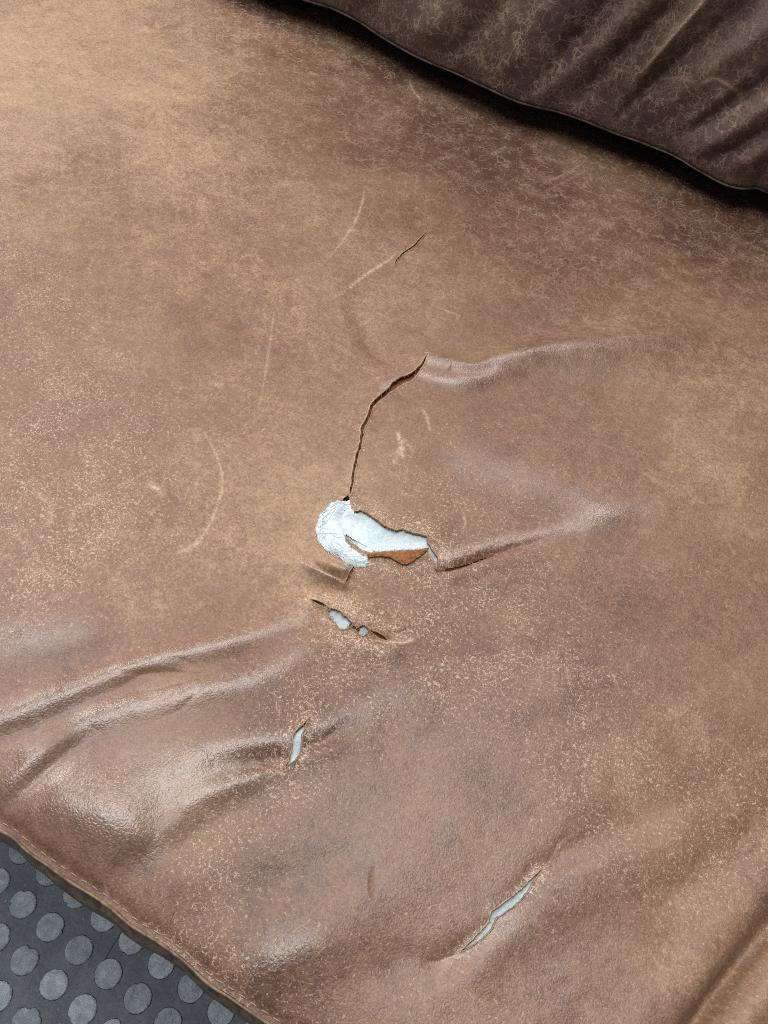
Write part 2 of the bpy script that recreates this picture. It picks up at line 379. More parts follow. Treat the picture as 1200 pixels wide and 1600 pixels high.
# folds: (px, py, height in mm, half width in px)
FOLDS = [
    [(-80, 1158, 4, 32), (0, 1124, 5, 26), (100, 1086, 5.5, 24), (200, 1043, 6.5, 21), (300, 1017, 6.5, 20), (400, 993, 5.5, 20), (470, 965, 3, 22), (515, 946, 0, 20)],
    [(50, 1168, 1.5, 24), (130, 1127, 4, 24), (200, 1105, 5.5, 24), (300, 1082, 6, 24), (400, 1060, 5.5, 24), (475, 1018, 3.5, 24), (525, 990, 1, 20)],
    [(-60, 1180, -3, 20), (0, 1156, -3.4, 18), (90, 1122, -3.6, 17), (165, 1085, -3.2, 16), (250, 1057, -1.8, 15), (350, 1035, -1, 15), (430, 1008, -.8, 15)],
    [(-40, 1255, 3, 28), (0, 1228, 4, 26), (40, 1196, 4.5, 24), (100, 1155, 3, 22), (140, 1138, 0, 20)],
    [(-30, 1290, -4, 16), (0, 1264, -4.5, 15), (50, 1226, -5, 15), (100, 1182, -4.5, 16), (150, 1150, -1.5, 16)],
    [(60, 1262, 5, 55), (130, 1262, 9, 60), (190, 1285, 9, 60), (240, 1310, 4, 50)],
    [(200, 1232, 3, 40), (300, 1188, 3.5, 34), (400, 1163, 3.5, 22), (452, 1150, 2.5, 16)],
    [(340, 1196, -2, 24), (400, 1188, -5, 19), (440, 1186, -4, 13)],
    [(290, 1255, 2, 22), (360, 1226, 3.5, 18), (420, 1206, 2.5, 14)],
    [(190, 1380, -4, 30), (240, 1345, -5, 30), (310, 1305, -5, 30), (380, 1265, -4, 32), (460, 1222, -1.5, 30)],
    [(474, 1152, 1.4, 14), (540, 1122, 1.6, 24), (620, 1092, 1.2, 30), (700, 1070, 0, 30)],
    [(470, 1172, -2, 10), (510, 1155, -2.5, 12), (560, 1135, -1, 14)],
    [(478, 1188, 1.5, 12), (530, 1165, 1.5, 16), (600, 1150, 0, 20)],
    [(380, 1545, 3, 45), (440, 1500, 5, 44), (540, 1440, 3.5, 55), (680, 1350, 2.5, 70), (800, 1290, 1.5, 80)],
    [(230, 1450, -1.5, 40), (330, 1420, -3, 40), (430, 1390, -2.5, 45), (520, 1340, -1, 45)],
    [(520, 1590, -2, 45), (600, 1520, -3.5, 42), (660, 1500, -3, 32), (720, 1487, -3, 22)],
    [(690, 1512, -3, 22), (740, 1470, -2.5, 15), (800, 1408, -2.5, 15), (850, 1356, -3, 18), (930, 1312, -4, 34), (1020, 1275, -3.5, 42), (1110, 1238, -2.5, 48), (1240, 1180, -1, 50)],
    [(760, 1500, 2, 34), (850, 1420, 3, 40), (950, 1360, 3, 46), (1040, 1320, 2, 46)],
    [(1020, 1415, -1.5, 36), (1090, 1370, -3.5, 34), (1160, 1315, -4.5, 38), (1260, 1235, -5, 40)],
    [(1060, 1660, -14, 26), (1090, 1610, -17, 24), (1125, 1562, -18, 22), (1168, 1505, -17, 23), (1225, 1430, -15, 27), (1300, 1330, -6, 30)],
    [(980, 1620, 3, 45), (1060, 1540, 4, 42), (1120, 1470, 4, 42), (1200, 1380, 3, 42)],
    [(1150, 1620, 3, 30), (1200, 1550, 4, 30), (1260, 1470, 4, 30)],
    # right of the long tear
    [(672, 562, 6, 12), (700, 572, 9, 15), (735, 580, 8, 17), (783, 566, 10.5, 20), (867, 549, 11, 26), (950, 540, 11, 30), (1030, 528, 8, 36), (1120, 512, 1.5, 44), (1230, 500, 0, 44)],
    [(657, 582, 2.5, 8), (700, 596, 4, 9), (745, 600, 4, 10), (783, 588, 2.5, 12), (850, 572, 0, 14)],
    [(705, 584, -1.5, 6), (735, 587, -2, 6), (765, 582, -1, 6)],
    [(690, 535, -3, 20), (760, 525, -6, 24), (850, 508, -8, 28), (960, 492, -7, 32), (1060, 480, -1, 34)],
    [(760, 640, -1.5, 40), (900, 620, -3, 40), (1040, 590, -2.5, 40), (1160, 570, -1, 40)],
    [(686, 893, -4.5, 5), (715, 884, -7, 5), (760, 868, -5.5, 5), (800, 857, -3, 4.5), (835, 849, -1.2, 5), (870, 840, 0, 7)],
    [(690, 873, 1.2, 12), (740, 857, 1.6, 14), (800, 842, 1.8, 15), (870, 828, 2, 16), (950, 812, 2, 18), (1030, 790, 0.5, 20)],
    [(700, 905, 2, 12), (760, 885, 2.5, 14), (840, 865, 1.5, 16), (900, 850, 0, 16)],
    [(720, 720, 1.5, 40), (800, 745, 2.5, 34), (880, 775, 3, 26), (950, 803, 2.5, 22), (1000, 815, 0, 20)],
    [(740, 790, -1, 30), (820, 800, -3, 26), (900, 822, -2, 20)],
    # around the long tear
    [(552, 455, -4, 24), (570, 505, -10, 22), (600, 545, -9, 20), (645, 552, -2, 16)],
    [(580, 610, 1.6, 14), (600, 600, 2.2, 12), (625, 585, 1.5, 12)],
    [(325, 508, 2, 16), (370, 526, 5, 13), (415, 534, 1.5, 10)],
    [(335, 500, -3, 13), (390, 514, -4.5, 11), (440, 528, -1.5, 10)],
    # little pinched lip left of the big hole
    [(468, 877, 1.5, 7), (492, 891, 5.5, 6.5), (518, 905, 7, 6), (538, 912, 4, 6)],
    [(483, 881, -2, 4), (510, 895, -5.5, 3.6), (536, 906, -4.5, 3.6)],
    [(490, 875, 1, 8), (518, 887, 4.5, 7), (540, 895, 5.5, 7), (547, 898, 2, 5)],
    [(440, 905, -1, 20), (490, 915, -3, 16), (540, 922, -3, 14), (580, 918, -1, 14)],
    [(505, 872, 1.5, 16), (540, 880, 2, 14)],
    # pinched tear below it
    [(470, 942, 1.5, 10), (495, 940, 2.5, 9), (530, 945, 2.0, 9), (560, 968, 2.0, 9), (600, 988, 1.5, 10)],
    [(500, 958, -2, 9), (530, 978, -2.5, 9), (570, 994, -3, 8), (605, 998, -3, 7), (640, 990, -1, 9)],
    [(545, 1010, 2, 18), (600, 1015, 2.5, 18), (660, 1008, 1.5, 22)],
    # cut at the top
    [(590, 425, 0.8, 8), (625, 392, 1.3, 7), (655, 365, 1.0, 7)],
    [(655, 340, -1, 14), (662, 362, -1.5, 10)],
    # soft undulations of the upper seat
    [(0, 230, 2, 90), (200, 180, 2.5, 90), (420, 150, 2, 90)],
    [(-50, 420, -2, 70), (150, 360, -2.5, 70), (300, 330, -1.5, 70)],
    [(-50, 560, 1.5, 60), (120, 500, 2, 60), (300, 470, 2, 60), (450, 430, 1, 60)],
    [(620, 300, 1.5, 80), (800, 330, 2, 80), (1000, 400, 2, 80)],
    [(-30, 1020, 2, 30), (60, 985, 3, 34), (140, 975, 2, 34)],
    [(40, 1050, -2, 26), (140, 1030, -3, 24), (230, 1000, -2.5, 24), (330, 975, -1.5, 24)],
    [(830, 960, 1.5, 60), (980, 930, 1.5, 60), (1120, 900, 1, 60)],
    [(560, 1050, 1, 40), (700, 1010, -1.5, 50), (900, 990, -1.5, 60)],
    # tiny nicks
    [(583, 1358, -0.6, 3), (580, 1385, -1.4, 4), (583, 1406, -0.6, 3)],
    [(700, 1055, -1.2, 2.4), (700, 1073, -1.4, 2.4)],
    [(491, 1268, -0.3, 2), (489, 1296, -0.4, 2)],
]
def fan(x, y, deg, spread, n, l0, l1, amp, sig):
    rr = random.Random(int(x * 7 + y))
    for _ in range(n):
        a = math.radians(deg + rr.uniform(-spread, spread)); L = rr.uniform(l0, l1); b = rr.uniform(-.35, .35); o = rr.uniform(2, 34); q = rr.uniform(.5, 1) * amp
        x0, y0 = x + o * math.cos(a) + rr.uniform(-5, 5), y + o * math.sin(a) + rr.uniform(-5, 5)
        FOLDS.append([(x0, y0, -q * .6, sig * .7), (x0 + L * .5 * math.cos(a + b), y0 + L * .5 * math.sin(a + b), -q, sig), (x0 + L * math.cos(a), y0 + L * math.sin(a), 0, sig * 1.3)])
for f_ in ((602, 997, 5, 40, 12, 25, 70, .7, 2.8), (484, 1121, -70, 60, 7, 18, 45, .5, 2.8), (440, 1206, 165, 40, 8, 25, 70, .6, 3.2), (486, 1165, 0, 40, 7, 20, 60, .6, 3),
           (848, 1357, -25, 30, 8, 30, 90, .7, 3.4), (720, 1488, 150, 35, 7, 25, 70, .6, 3.2), (690, 905, 80, 60, 8, 18, 45, .5, 2.6), (555, 915, 95, 60, 11, 15, 45, .55, 2.4),
           (493, 942, 185, 45, 9, 18, 50, .6, 2.6), (668, 556, -30, 30, 5, 15, 40, .5, 2.6), (720, 880, -20, 14, 8, 60, 160, .6, 3), (650, 590, 20, 40, 7, 20, 60, .5, 2.6),
           (340, 1050, 165, 20, 10, 60, 200, .6, 4),
           (1110, 1580, -60, 25, 10, 40, 120, .8, 4), (1130, 1360, -35, 25, 9, 40, 110, .6, 4), (800, 560, -10, 20, 9, 40, 120, .5, 3.4), (610, 890, 90, 70, 9, 15, 40, .4, 2.4)):
    fan(*f_)
# how the hide stands up round each tear
def relief(px, py):
    h = np.zeros(px.shape)
    for q_, f in enumerate(FOLDS):
        p = smooth_line(f, 12.0)
        smax = p[:, 3].max()
        d, t = polydist(px, py, p, smax * 2.6)
        m = d < smax * 2.6
        if m.any():
            i = np.arange(len(p))
            A = np.interp(t[m], i, p[:, 2]) * (0.82 if q_ < 9 else 1.0); s = np.maximum(np.interp(t[m], i, p[:, 3]), 1.5)
            h[m] += A * np.exp(-(d[m] / s) ** 2)
    for key, amp, w in (('big', 1.2, 14), ('low', 0.9, 9), ('dot', 0.7, 8), ('mid', 0.9, 8), ('end', 1.1, 9), ('long', 0.9, 10), ('cut', 0.5, 7), ('tail', .6, 6), ('head', .6, 6)):
        poly = HOLES[key]
        d, t = polydist(px, py, np.vstack([poly, poly[:1]]), w * 2.6)
        m = d < w * 2.6
        if m.any():
            h[m] += amp * (1 + 0.9 * vnoise(t[m] * 0.16, t[m] * 0 + 4.5)) * np.exp(-(d[m] / w) ** 2)
    # the left lip of the long tear rides over the right one
    p = np.array([q[:2] for q in LONG], float)
    d, t = polydist(px, py, p, 60)
    m = d < 60
    if m.any():
        j = np.clip(t[m].astype(int), 0, len(p) - 2)
        g = p[j + 1] - p[j]
        side = np.sign((px[m] - p[j, 0]) * g[:, 1] - (py[m] - p[j, 1]) * g[:, 0])
        env = np.sin(np.pi * np.clip(t[m] / (len(p) - 1), 0, 1)) ** 0.6
        h[m] += -side * 1.1 * env * np.exp(-(d[m] / 22) ** 2)
    h += 2.6 * fbm(px / 170, py / 170, 2, 5) + 1.1 * fbm(px / 58, py / 58, 2, 9) + 0.28 * fbm(px / 17, py / 17, 2, 12)
    return h

def kriged(px, py, ctl, sig):
    num = np.zeros(px.shape); den = np.full(px.shape, 1e-6)
    for x, y, v in ctl:
        w = np.exp(-((px - x) ** 2 + (py - y) ** 2) / (2 * sig * sig)) + 1e-7
        num += w * v; den += w
    return num / den
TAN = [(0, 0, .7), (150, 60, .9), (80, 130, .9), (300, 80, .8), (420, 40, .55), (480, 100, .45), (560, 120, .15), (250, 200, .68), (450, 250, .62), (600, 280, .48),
       (700, 180, -.1), (650, 100, -.15), (560, 80, .05), (900, 250, -.12), (800, 240, .02), (850, 300, .12), (950, 330, .08), (1100, 360, -.1), (1180, 350, -.2), (50, 350, .48), (200, 400, .52), (350, 450, .55),  # lowest values paint the back cushion's shadow into the leather colour
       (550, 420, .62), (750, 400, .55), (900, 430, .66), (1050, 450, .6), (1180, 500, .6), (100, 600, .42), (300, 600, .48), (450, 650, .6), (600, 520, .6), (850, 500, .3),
       (1000, 540, .52), (1150, 600, .75), (950, 600, .42), (20, 720, .42), (150, 720, .5), (120, 820, .5), (280, 800, .55), (430, 800, .8), (430, 900, .7), (620, 700, .5),
       (800, 700, .42), (900, 650, .4), (1050, 750, .6), (1150, 750, .55), (650, 780, .45), (750, 830, .35), (900, 850, .4), (1000, 900, .4), (50, 950, .4), (200, 950, .45),
       (600, 920, .45), (700, 980, .25), (850, 1000, .3), (1000, 1000, .35), (1150, 950, .38), (300, 1000, .5), (100, 1080, .35), (300, 1060, .35), (400, 1120, .2),
       (550, 1080, .25), (700, 1120, .3), (900, 1120, .3), (1100, 1120, .45), (1180, 1200, .5), (150, 1250, .38), (300, 1280, .2), (250, 1350, .2), (450, 1250, .3),
       (600, 1250, .35), (800, 1250, .35), (1000, 1250, .4), (300, 1480, .2), (150, 1370, .34), (450, 1450, .25), (600, 1400, .35), (800, 1450, .4), (950, 1400, .4),
       (1100, 1450, .5), (700, 1560, .35), (900, 1560, .45), (1050, 1560, .5), (1180, 1580, .35), (400, 1560, .3), (500, 1580, .4), (60, 1320, .3), (200, 1430, .2)]
CRACK = [(700, 950, 1), (620, 770, .8), (800, 880, .8), (450, 1110, 1), (300, 1290, .95), (650, 1000, 1), (850, 1100, .85), (150, 700, 1), (250, 780, .8), (100, 850, 1), (430, 800, .03),
         (430, 900, .1), (350, 550, .25), (550, 600, .08), (200, 150, .2), (250, 1000, .45), (1050, 1250, .8), (700, 1280, .3), (520, 1400, .3), (300, 700, .6), (500, 700, .05),
         (550, 400, .2), (250, 400, .35), (60, 550, .8), (900, 350, .2), (900, 650, .5), (800, 680, .6), (1100, 700, .4), (1000, 900, .5), (1150, 1000, .4), (200, 1180, .2),
         (170, 1290, .1), (280, 1060, .2), (350, 1470, .8), (430, 1540, .7), (800, 1420, .5), (950, 1280, .8), (1150, 1330, .8), (1000, 1500, .4), (620, 1130, .6), (600, 1550, .5),
         (720, 500, .2), (650, 1480, .6), (150, 1000, .6), (880, 540, .1), (1150, 1550, .5), (620, 880, .6), (560, 930, 1), (600, 980, 1)]
VEIN = [(0, 0, 1.1), (100, 150, .9), (300, 60, 1.2), (450, 60, 1.2), (700, 180, .9), (900, 300, .9), (1150, 380, .9), (200, 250, .5), (500, 250, .5), (700, 380, .4), (1100, 500, .5), (200, 500, .2),
        (600, 600, .1), (200, 900, .15), (700, 900, .3), (1100, 800, .35), (300, 1300, .1), (900, 1300, .2), (1150, 1500, .2)]
# where sitting and rubbing have polished the finish
POL = [(100, 100, .0), (600, 100, .0), (1100, 300, .0), (300, 400, .05), (700, 400, .05), (1100, 600, .1), (200, 700, .15), (430, 850, .1), (600, 700, .1), (900, 750, .2), (1100, 900, .2),
       (60, 950, .35), (250, 950, .25), (700, 950, .15), (450, 1110, .15), (620, 1200, .5), (750, 1280, .6), (900, 1180, .4), (1100, 1150, .3), (120, 1200, .6), (280, 1220, .5), (300, 1310, .2),
       (110, 1330, .2), (520, 1300, .6), (400, 1400, .45), (560, 1480, .5), (800, 1500, .55), (950, 1420, .5), (1050, 1250, .25), (1100, 1530, .35), (300, 1480, .2), (750, 1590, .5), (480, 1570, .3)]
POLISH = [
    [(0, 1125, .7, 16), (100, 1086, .7, 16), (200, 1044, .9, 13), (300, 1018, 1, 12), (400, 994, .9, 13), (470, 967, .6, 16)],
    [(130, 1127, .6, 20), (200, 1105, .9, 18), (300, 1082, 1, 18), (400, 1060, .9, 18), (470, 1022, .5, 18)],
    [(0, 1225, .7, 22), (60, 1190, .7, 20)], [(60, 1255, .5, 30), (130, 1265, 1, 40), (190, 1295, 1.2, 34), (222, 1318, 1, 26)], [(110, 1230, .5, 40), (190, 1250, .8, 55), (280, 1225, .7, 45), (350, 1195, .5, 30)],
    [(200, 1232, .7, 34), (300, 1188, .7, 26), (400, 1163, .8, 15), (450, 1152, .6, 12)], [(300, 1252, .6, 14), (400, 1210, .5, 10)],
    [(480, 1145, .5, 8), (540, 1122, .4, 18), (620, 1095, .3, 24)],
    [(668, 566, 1.1, 8), (700, 572, 1.1, 12), (735, 580, 1, 14), (783, 566, 1.2, 20), (867, 549, 1.2, 30), (950, 540, 1.1, 36), (1040, 528, .8, 40), (1120, 515, .4, 40)],
    [(657, 584, 1.1, 7), (700, 597, 1.1, 8), (745, 600, 1.1, 8), (783, 588, .8, 10)],
    [(600, 606, 1, 8), (618, 592, .4, 6)], [(690, 873, .7, 8), (760, 853, .7, 10), (850, 833, .7, 12), (960, 806, .8, 18), (1010, 798, .4, 20)],
    [(730, 725, .5, 36), (800, 745, .5, 30), (880, 775, .5, 24), (950, 803, .7, 20)],
    [(474, 880, 1.2, 6), (495, 893, 1.2, 5), (530, 910, 1.1, 5)], [(525, 885, .8, 7), (545, 893, .8, 6)],
    [(400, 1530, .4, 38), (430, 1500, .6, 38), (470, 1470, .4, 38)], [(700, 1495, .4, 20), (790, 1440, .5, 26)], [(740, 245, .8, 16), (800, 232, .8, 12)],
    [(0, 1000, .5, 30), (60, 990, .6, 30), (120, 980, .4, 26)],
]
# scratches: control points (px, py, strength, half width)
SCR = [
    [(318, 676, .3, 1.6), (333, 700, .6, 1.8), (345, 730, .8, 2.2), (348, 750, .9, 2.2), (343, 780, .8, 2.2), (330, 813, .8, 2.4), (317, 837, .9, 2.8), (297, 855, 1, 2.8), (278, 863, .8, 2.2)],
    [(571, 292, .5, 1.8), (562, 330, .8, 2), (545, 362, .8, 2), (516, 402, .4, 1.8)],
    [(612, 404, .9, 2.2), (590, 418, .9, 2.8), (565, 432, .9, 2.6), (545, 447, .7, 2.2), (520, 466, .5, 2)],
    [(428, 490, .4, 1.6), (418, 560, .6, 1.6), (408, 620, .5, 1.6), (398, 650, .1, 1.4)],
    [(640, 128, .7, 1.8), (647, 145, .8, 2.2), (660, 158, .7, 2.2)],
    [(621, 676, 1.1, 2.6), (627, 692, 1.2, 4.4), (630, 714, .8, 4)], [(633, 688, .7, 2.6), (646, 706, .6, 2.4)], [(626, 694, .9, 4), (616, 722, .7, 4)],
    [(660, 638, .7, 2), (668, 655, .9, 2.4), (672, 672, .6, 2)],
    [(590, 592, .3, 1.5), (600, 605, .3, 1.5)],
    [(700, 486, .5, 1.8), (717, 493, .7, 2), (714, 500, .3, 1.6)], [(672, 472, .2, 1.4), (700, 486, .4, 1.6)],
    [(640, 430, .3, 1.5), (650, 418, .5, 1.5), (654, 404, .3, 1.4)],
    [(235, 756, .8, 5), (246, 764, .9, 5), (254, 772, .5, 4)],
    [(268, 752, .4, 1.6), (272, 768, .4, 1.6), (284, 782, .4, 1.6)], [(310, 745, .4, 1.5), (302, 770, .35, 1.5)],
    [(228, 796, .4, 1.6), (250, 816, .4, 1.6)], [(362, 826, .5, 1.8), (352, 845, .3, 1.6)],
    [(58, 770, .5, 4), (78, 792, .7, 5), (75, 818, .5, 4)], [(120, 792, .6, 3), (110, 812, .5, 3), (110, 828, .5, 2)],
    [(295, 672, .6, 2.5), (312, 670, .4, 2)], [(335, 600, .5, 4), (345, 602, .5, 4)],
    [(140, 780, .3, 1.6), (200, 752, .4, 1.8), (250, 725, .2, 1.6)],
    [(770, 240, .5, 4), (790, 232, .5, 4)], [(865, 335, .5, 1.4), (880, 350, .4, 1.4)],
    [(205, 880, .4, 2), (225, 862, .4, 3)],
    [(160, 1375, .4, 1.6), (163, 1398, .5, 1.6), (150, 1402, .2, 1.4)],
    [(940, 694, .4, 1.5), (965, 703, .4, 1.5)], [(812, 720, .35, 1.5), (832, 738, .35, 1.5)],
    [(1130, 835, .5, 1.6), (1148, 868, .4, 1.6)], [(725, 800, .7, 2), (727, 818, .7, 2), (722, 838, .4, 1.6)],
    [(845, 290, .4, 1.4), (900, 262, .4, 1.4), (935, 232, .2, 1.4)], [(852, 300, .3, 1.4), (925, 262, .3, 1.4)],
    [(380, 960, .2, 1.4), (395, 930, .35, 1.4), (403, 915, .3, 1.4)],
    [(45, 1010, .3, 1.4), (60, 985, .3, 1.4)], [(600, 1003, .9, 3), (625, 1004, .9, 3.4), (645, 1000, .7, 3)], [(598, 992, .8, 2.4), (618, 1012, .7, 2.2)], [(608, 990, .7, 2.2), (634, 1006, .7, 2.2)],
    [(478, 945, .7, 4), (492, 938, .8, 4), (505, 946, .6, 3)], [(513, 958, .5, 5), (505, 966, .5, 5)],
    [(484, 1118, .7, 3), (492, 1128, .6, 3)], [(436, 1208, .7, 3), (420, 1214, .6, 3)],
    [(846, 1357, .5, 2.4), (860, 1364, .4, 2.4)],
]
for q in range(120):      # stray light scuffs
    x, y = random.uniform(0, 1200), random.uniform(60, 1580)
    if q >= 46:
        cx_, cy_, sp_ = random.choice([(320, 600, 30), (250, 770, 40), (80, 800, 50), (640, 690, 40), (300, 450, 110), (120, 420, 100), (150, 650, 90), (700, 300, 130), (950, 330, 120), (600, 800, 40)])
        x, y = random.gauss(cx_, sp_), random.gauss(cy_, sp_)
    a = random.uniform(0, math.pi); L = random.uniform(8, 34); b = random.uniform(-.5, .5)
    SCR.append([(x, y, random.uniform(.1, .3), 1.3), (x + L / 2 * math.cos(a + b), y + L / 2 * math.sin(a + b), random.uniform(.2, .5), 1.5), (x + L * math.cos(a), y + L * math.sin(a), .1, 1.3)])

def surface_attrs(px, py, xyz, only_base=False):
    tan = kriged(px, py, TAN, 85) - .75 * np.clip((xyz[:, 1] - 1.02) / .05, 0, 1); crack = kriged(px, py, CRACK, 75); vein = kriged(px, py, VEIN, 110)  # tan is cut under the back cushion to paint the gap's shade
    pol = kriged(px, py, POL, 90)
    for s in POLISH:
        p = smooth_line(s, 8.0); wm = p[:, 3].max() * 2.5
        d, t = polydist(px, py, p, wm); m = d < wm
        if m.any():
            i = np.arange(len(p)); pol[m] += .85 * np.interp(t[m], i, p[:, 2]) * np.exp(-(d[m] / np.interp(t[m], i, p[:, 3])) ** 2)
    scr = np.zeros(px.shape); raw = np.zeros(px.shape)
    for s in SCR:
        p = smooth_line(s, 5.0)
        p[:, 0] += 1.2 * vnoise(np.arange(len(p)) * 0.7, np.zeros(len(p)) + s[0][0])
        d, t = polydist(px, py, p, 12)
        m = d < 12
        if m.any():
            i = np.arange(len(p))
            A = np.interp(t[m], i, p[:, 2]); w = np.maximum(np.interp(t[m], i, p[:, 3]), 0.6)
            A = A * (0.75 + 1.3 * vnoise(px[m] / 2.7, py[m] / 2.7, 4))
            scr[m] = np.maximum(scr[m], A * np.exp(-(d[m] / w) ** 2))
    for key, w in (('big', 22), ('low', 20), ('dot', 16), ('mid', 13), ('end', 12), ('long', 8), ('cut', 4), ('tail', 18), ('head', 14)):
        poly = HOLES[key]
        d, t = polydist(px, py, np.vstack([poly, poly[:1]]), w * 3)
        m = d < w * 3
        crack[m] += 0.75 * np.exp(-(d[m] / w) ** 2)
        q = np.clip(1 - d[m] / 2.2, 0, 1)
        raw[m] = np.maximum(raw[m], q)
    for pts in ([(583, 1354, .6), (581, 1374, 1.6), (580, 1392, 2.6), (583, 1408, .9)], [(700, 1055, 1.6), (700, 1073, 2.2)], [(491, 1268, .5), (489, 1296, .8)], [(672, 359, 1), (687, 343, .8)],
                [(597, 990, 3), (606, 998, 3), (614, 994, 1.5)]):
        p = np.array(pts, float); d, t = polydist(px, py, p, 8); m = d < 8
        w = np.interp(t[m], np.arange(len(p)), p[:, 2])
        raw[m] = np.maximum(raw[m], 0.9 * np.exp(-(d[m] / w) ** 2))
    return {'flat': ('FLOAT_VECTOR', xyz), 'tan': ('FLOAT', tan), 'crack': ('FLOAT', np.clip(crack, 0, 1.2)), 'vein': ('FLOAT', vein),
            'scratch': ('FLOAT', np.clip(scr, 0, 1)), 'raw': ('FLOAT', np.clip(raw, 0, 1)), 'polish': ('FLOAT', np.clip(pol, 0, 1.2))}

# front seam, traced
SEAM = smooth_line([(-420, 960), (-250, 1095), (-120, 1195), (-50, 1256), (0, 1294), (22, 1307), (45, 1329), (75, 1350), (112, 1376), (150, 1400), (180, 1421), (210, 1447), (255, 1474),
                    (292, 1502), (326, 1534), (360, 1556), (397, 1582), (424, 1600), (500, 1652), (600, 1728), (750, 1840), (900, 1955)], 6)
SEAM_DROP = 0.012
_sw = at(SEAM[:, 0], SEAM[:, 1], SEAT_Z - SEAM_DROP)
_o = np.argsort(_sw[:, 0])
def seam_y(x): return np.interp(x, _sw[_o, 0], _sw[_o, 1])
BACK_Y = 1.26
def seat_height(x, y, px=None, py=None):
    """world z of the top panel"""
    if px is None: px, py = pix(np.stack([x, y, np.full(np.shape(x), SEAT_Z)], -1))
    d = np.maximum(y - seam_y(x), 0)
    edge = np.clip(d / 0.055, 0, 1)
    calm = 1 - (1 - edge) ** 2
    drop = SEAM_DROP * (1 - edge) ** 2.2
    pinch = 0.0016 * np.exp(-((d - 0.004) / 0.004) ** 2)
    pucker = 0.0011 * vnoise(x / 0.011, d / 0.03, 21) * np.exp(-(d / 0.02) ** 2)
    return SEAT_Z + relief(px, py) * 0.001 * calm - drop - pinch + pucker

# ------------------------------------------------------------------ rubber floor
floor = mesh_obj('rubber_floor', [(-4, -3, 0), (4, -3, 0), (4, 4, 0), (-4, 4, 0)], [(0, 1, 2, 3)], RUBBER, smooth=False)
floor['kind'] = 'structure'
def stud_mesh(seed):
    r = random.Random(seed); n = 44; R = 0.0139; hgt = 0.0034
    nicks = [(r.uniform(0, 6.28), r.uniform(.05, .17), r.uniform(.06, .22)) for _ in range(r.choice([0, 1, 1, 2, 3]))]
    ph = [r.uniform(0, 6.28) for _ in range(3)]
    V, F = [], []
    def rad(a):
        k = 1 + .010 * math.sin(2 * a + ph[0]) + .007 * math.sin(5 * a + ph[1]) + .005 * math.sin(11 * a + ph[2])
        for c, w, dpt in nicks:
            d = (a - c + math.pi) % (2 * math.pi) - math.pi
            k -= dpt * math.exp(-(d / w) ** 2) * (1 + .4 * math.sin(23 * a))
        return k * R
    prof = [(1.05, .0001), (1.03, .0004), (1.012, .0004), (1.003, hgt * .8), (.975, hgt * .95), (.90, hgt * 1.0), (.6, hgt * 1.03), (.3, hgt * 1.05)]
    tx, ty = r.uniform(-.02, .02), r.uniform(-.02, .02)
    for q, (k, z) in enumerate(prof):
        for i in range(n):
            a = 2 * math.pi * i / n; rr = k * rad(a) if k > .8 else R * k
            if q == 0: rr += R * (.016 * math.sin(4 * a + ph[1]) + .018 * math.sin(9 * a + ph[2]))
            x, y = rr * math.cos(a), rr * math.sin(a)
            zz = z + (tx * x + ty * y + r.uniform(-.0002, .0002) if q >= 5 else (r.uniform(0, .0003) if q < 2 else 0))
            V.append((x, y, zz))
    V.append((0, 0, hgt * 1.05))
    for q in range(len(prof) - 1):
        for i in range(n):
            F.append((q * n + i, q * n + (i + 1) % n, (q + 1) * n + (i + 1) % n, (q + 1) * n + i))
    b = (len(prof) - 1) * n
    for i in range(n): F.append((b + i, b + (i + 1) % n, len(V) - 1))
    me = bpy.data.meshes.new('stud'); me.from_pydata(V, [], F); me.materials.append(STUD); me.materials.append(GRIME_SHADE)
    for pl in me.polygons:
        if pl.index < 2 * n: pl.material_index = 1
    me.polygons.foreach_set('use_smooth', np.full(len(me.polygons), True))
    return me
stud_meshes = [stud_mesh(100 + i) for i in range(14)]
PX_, PY_ = 0.04055, 0.0378
far_V, far_F = [], []
k = 0
for j in range(-16, 4):
    for i in range(-26, 22):
        x = -0.2575 + i * PX_ + j * 0.0001; y = -0.0260 + j * PY_ - 0.026 * i * PX_
        X, Y = pix(np.array([x, y, 0.0]))
        if j > 2: continue
        if -45 < X < 560 and 1270 < Y < 1650 and y < 0.035:
            o = bpy.data.objects.new('stud', stud_meshes[(k * 5 + (k // 14)) % 14]); COL.objects.link(o); o.parent = floor
            o.location = (x + random.uniform(-.0006, .0006), y + random.uniform(-.0006, .0006), 0); o.rotation_euler = (0, 0, random.uniform(0, 6.28))
            k += 1
        elif y < 0.02:
            b = len(far_V)
            for q, (rr, z) in enumerate(((.0152, -.0002), (.0143, .0014), (.0136, .0017))):
                for a in range(20): far_V.append((x + rr * math.cos(a * math.pi / 10), y + rr * math.sin(a * math.pi / 10), z))
            for q in range(2):
                for a in range(20): far_F.append((b + q * 20 + a, b + q * 20 + (a + 1) % 20, b + q * 20 + 20 + (a + 1) % 20, b + q * 20 + 20 + a))
            far_F.append(tuple(b + 40 + a for a in range(20)))
so = mesh_obj('stud_field', far_V, far_F, STUD, floor, smooth=False); so['kind'] = 'stuff'

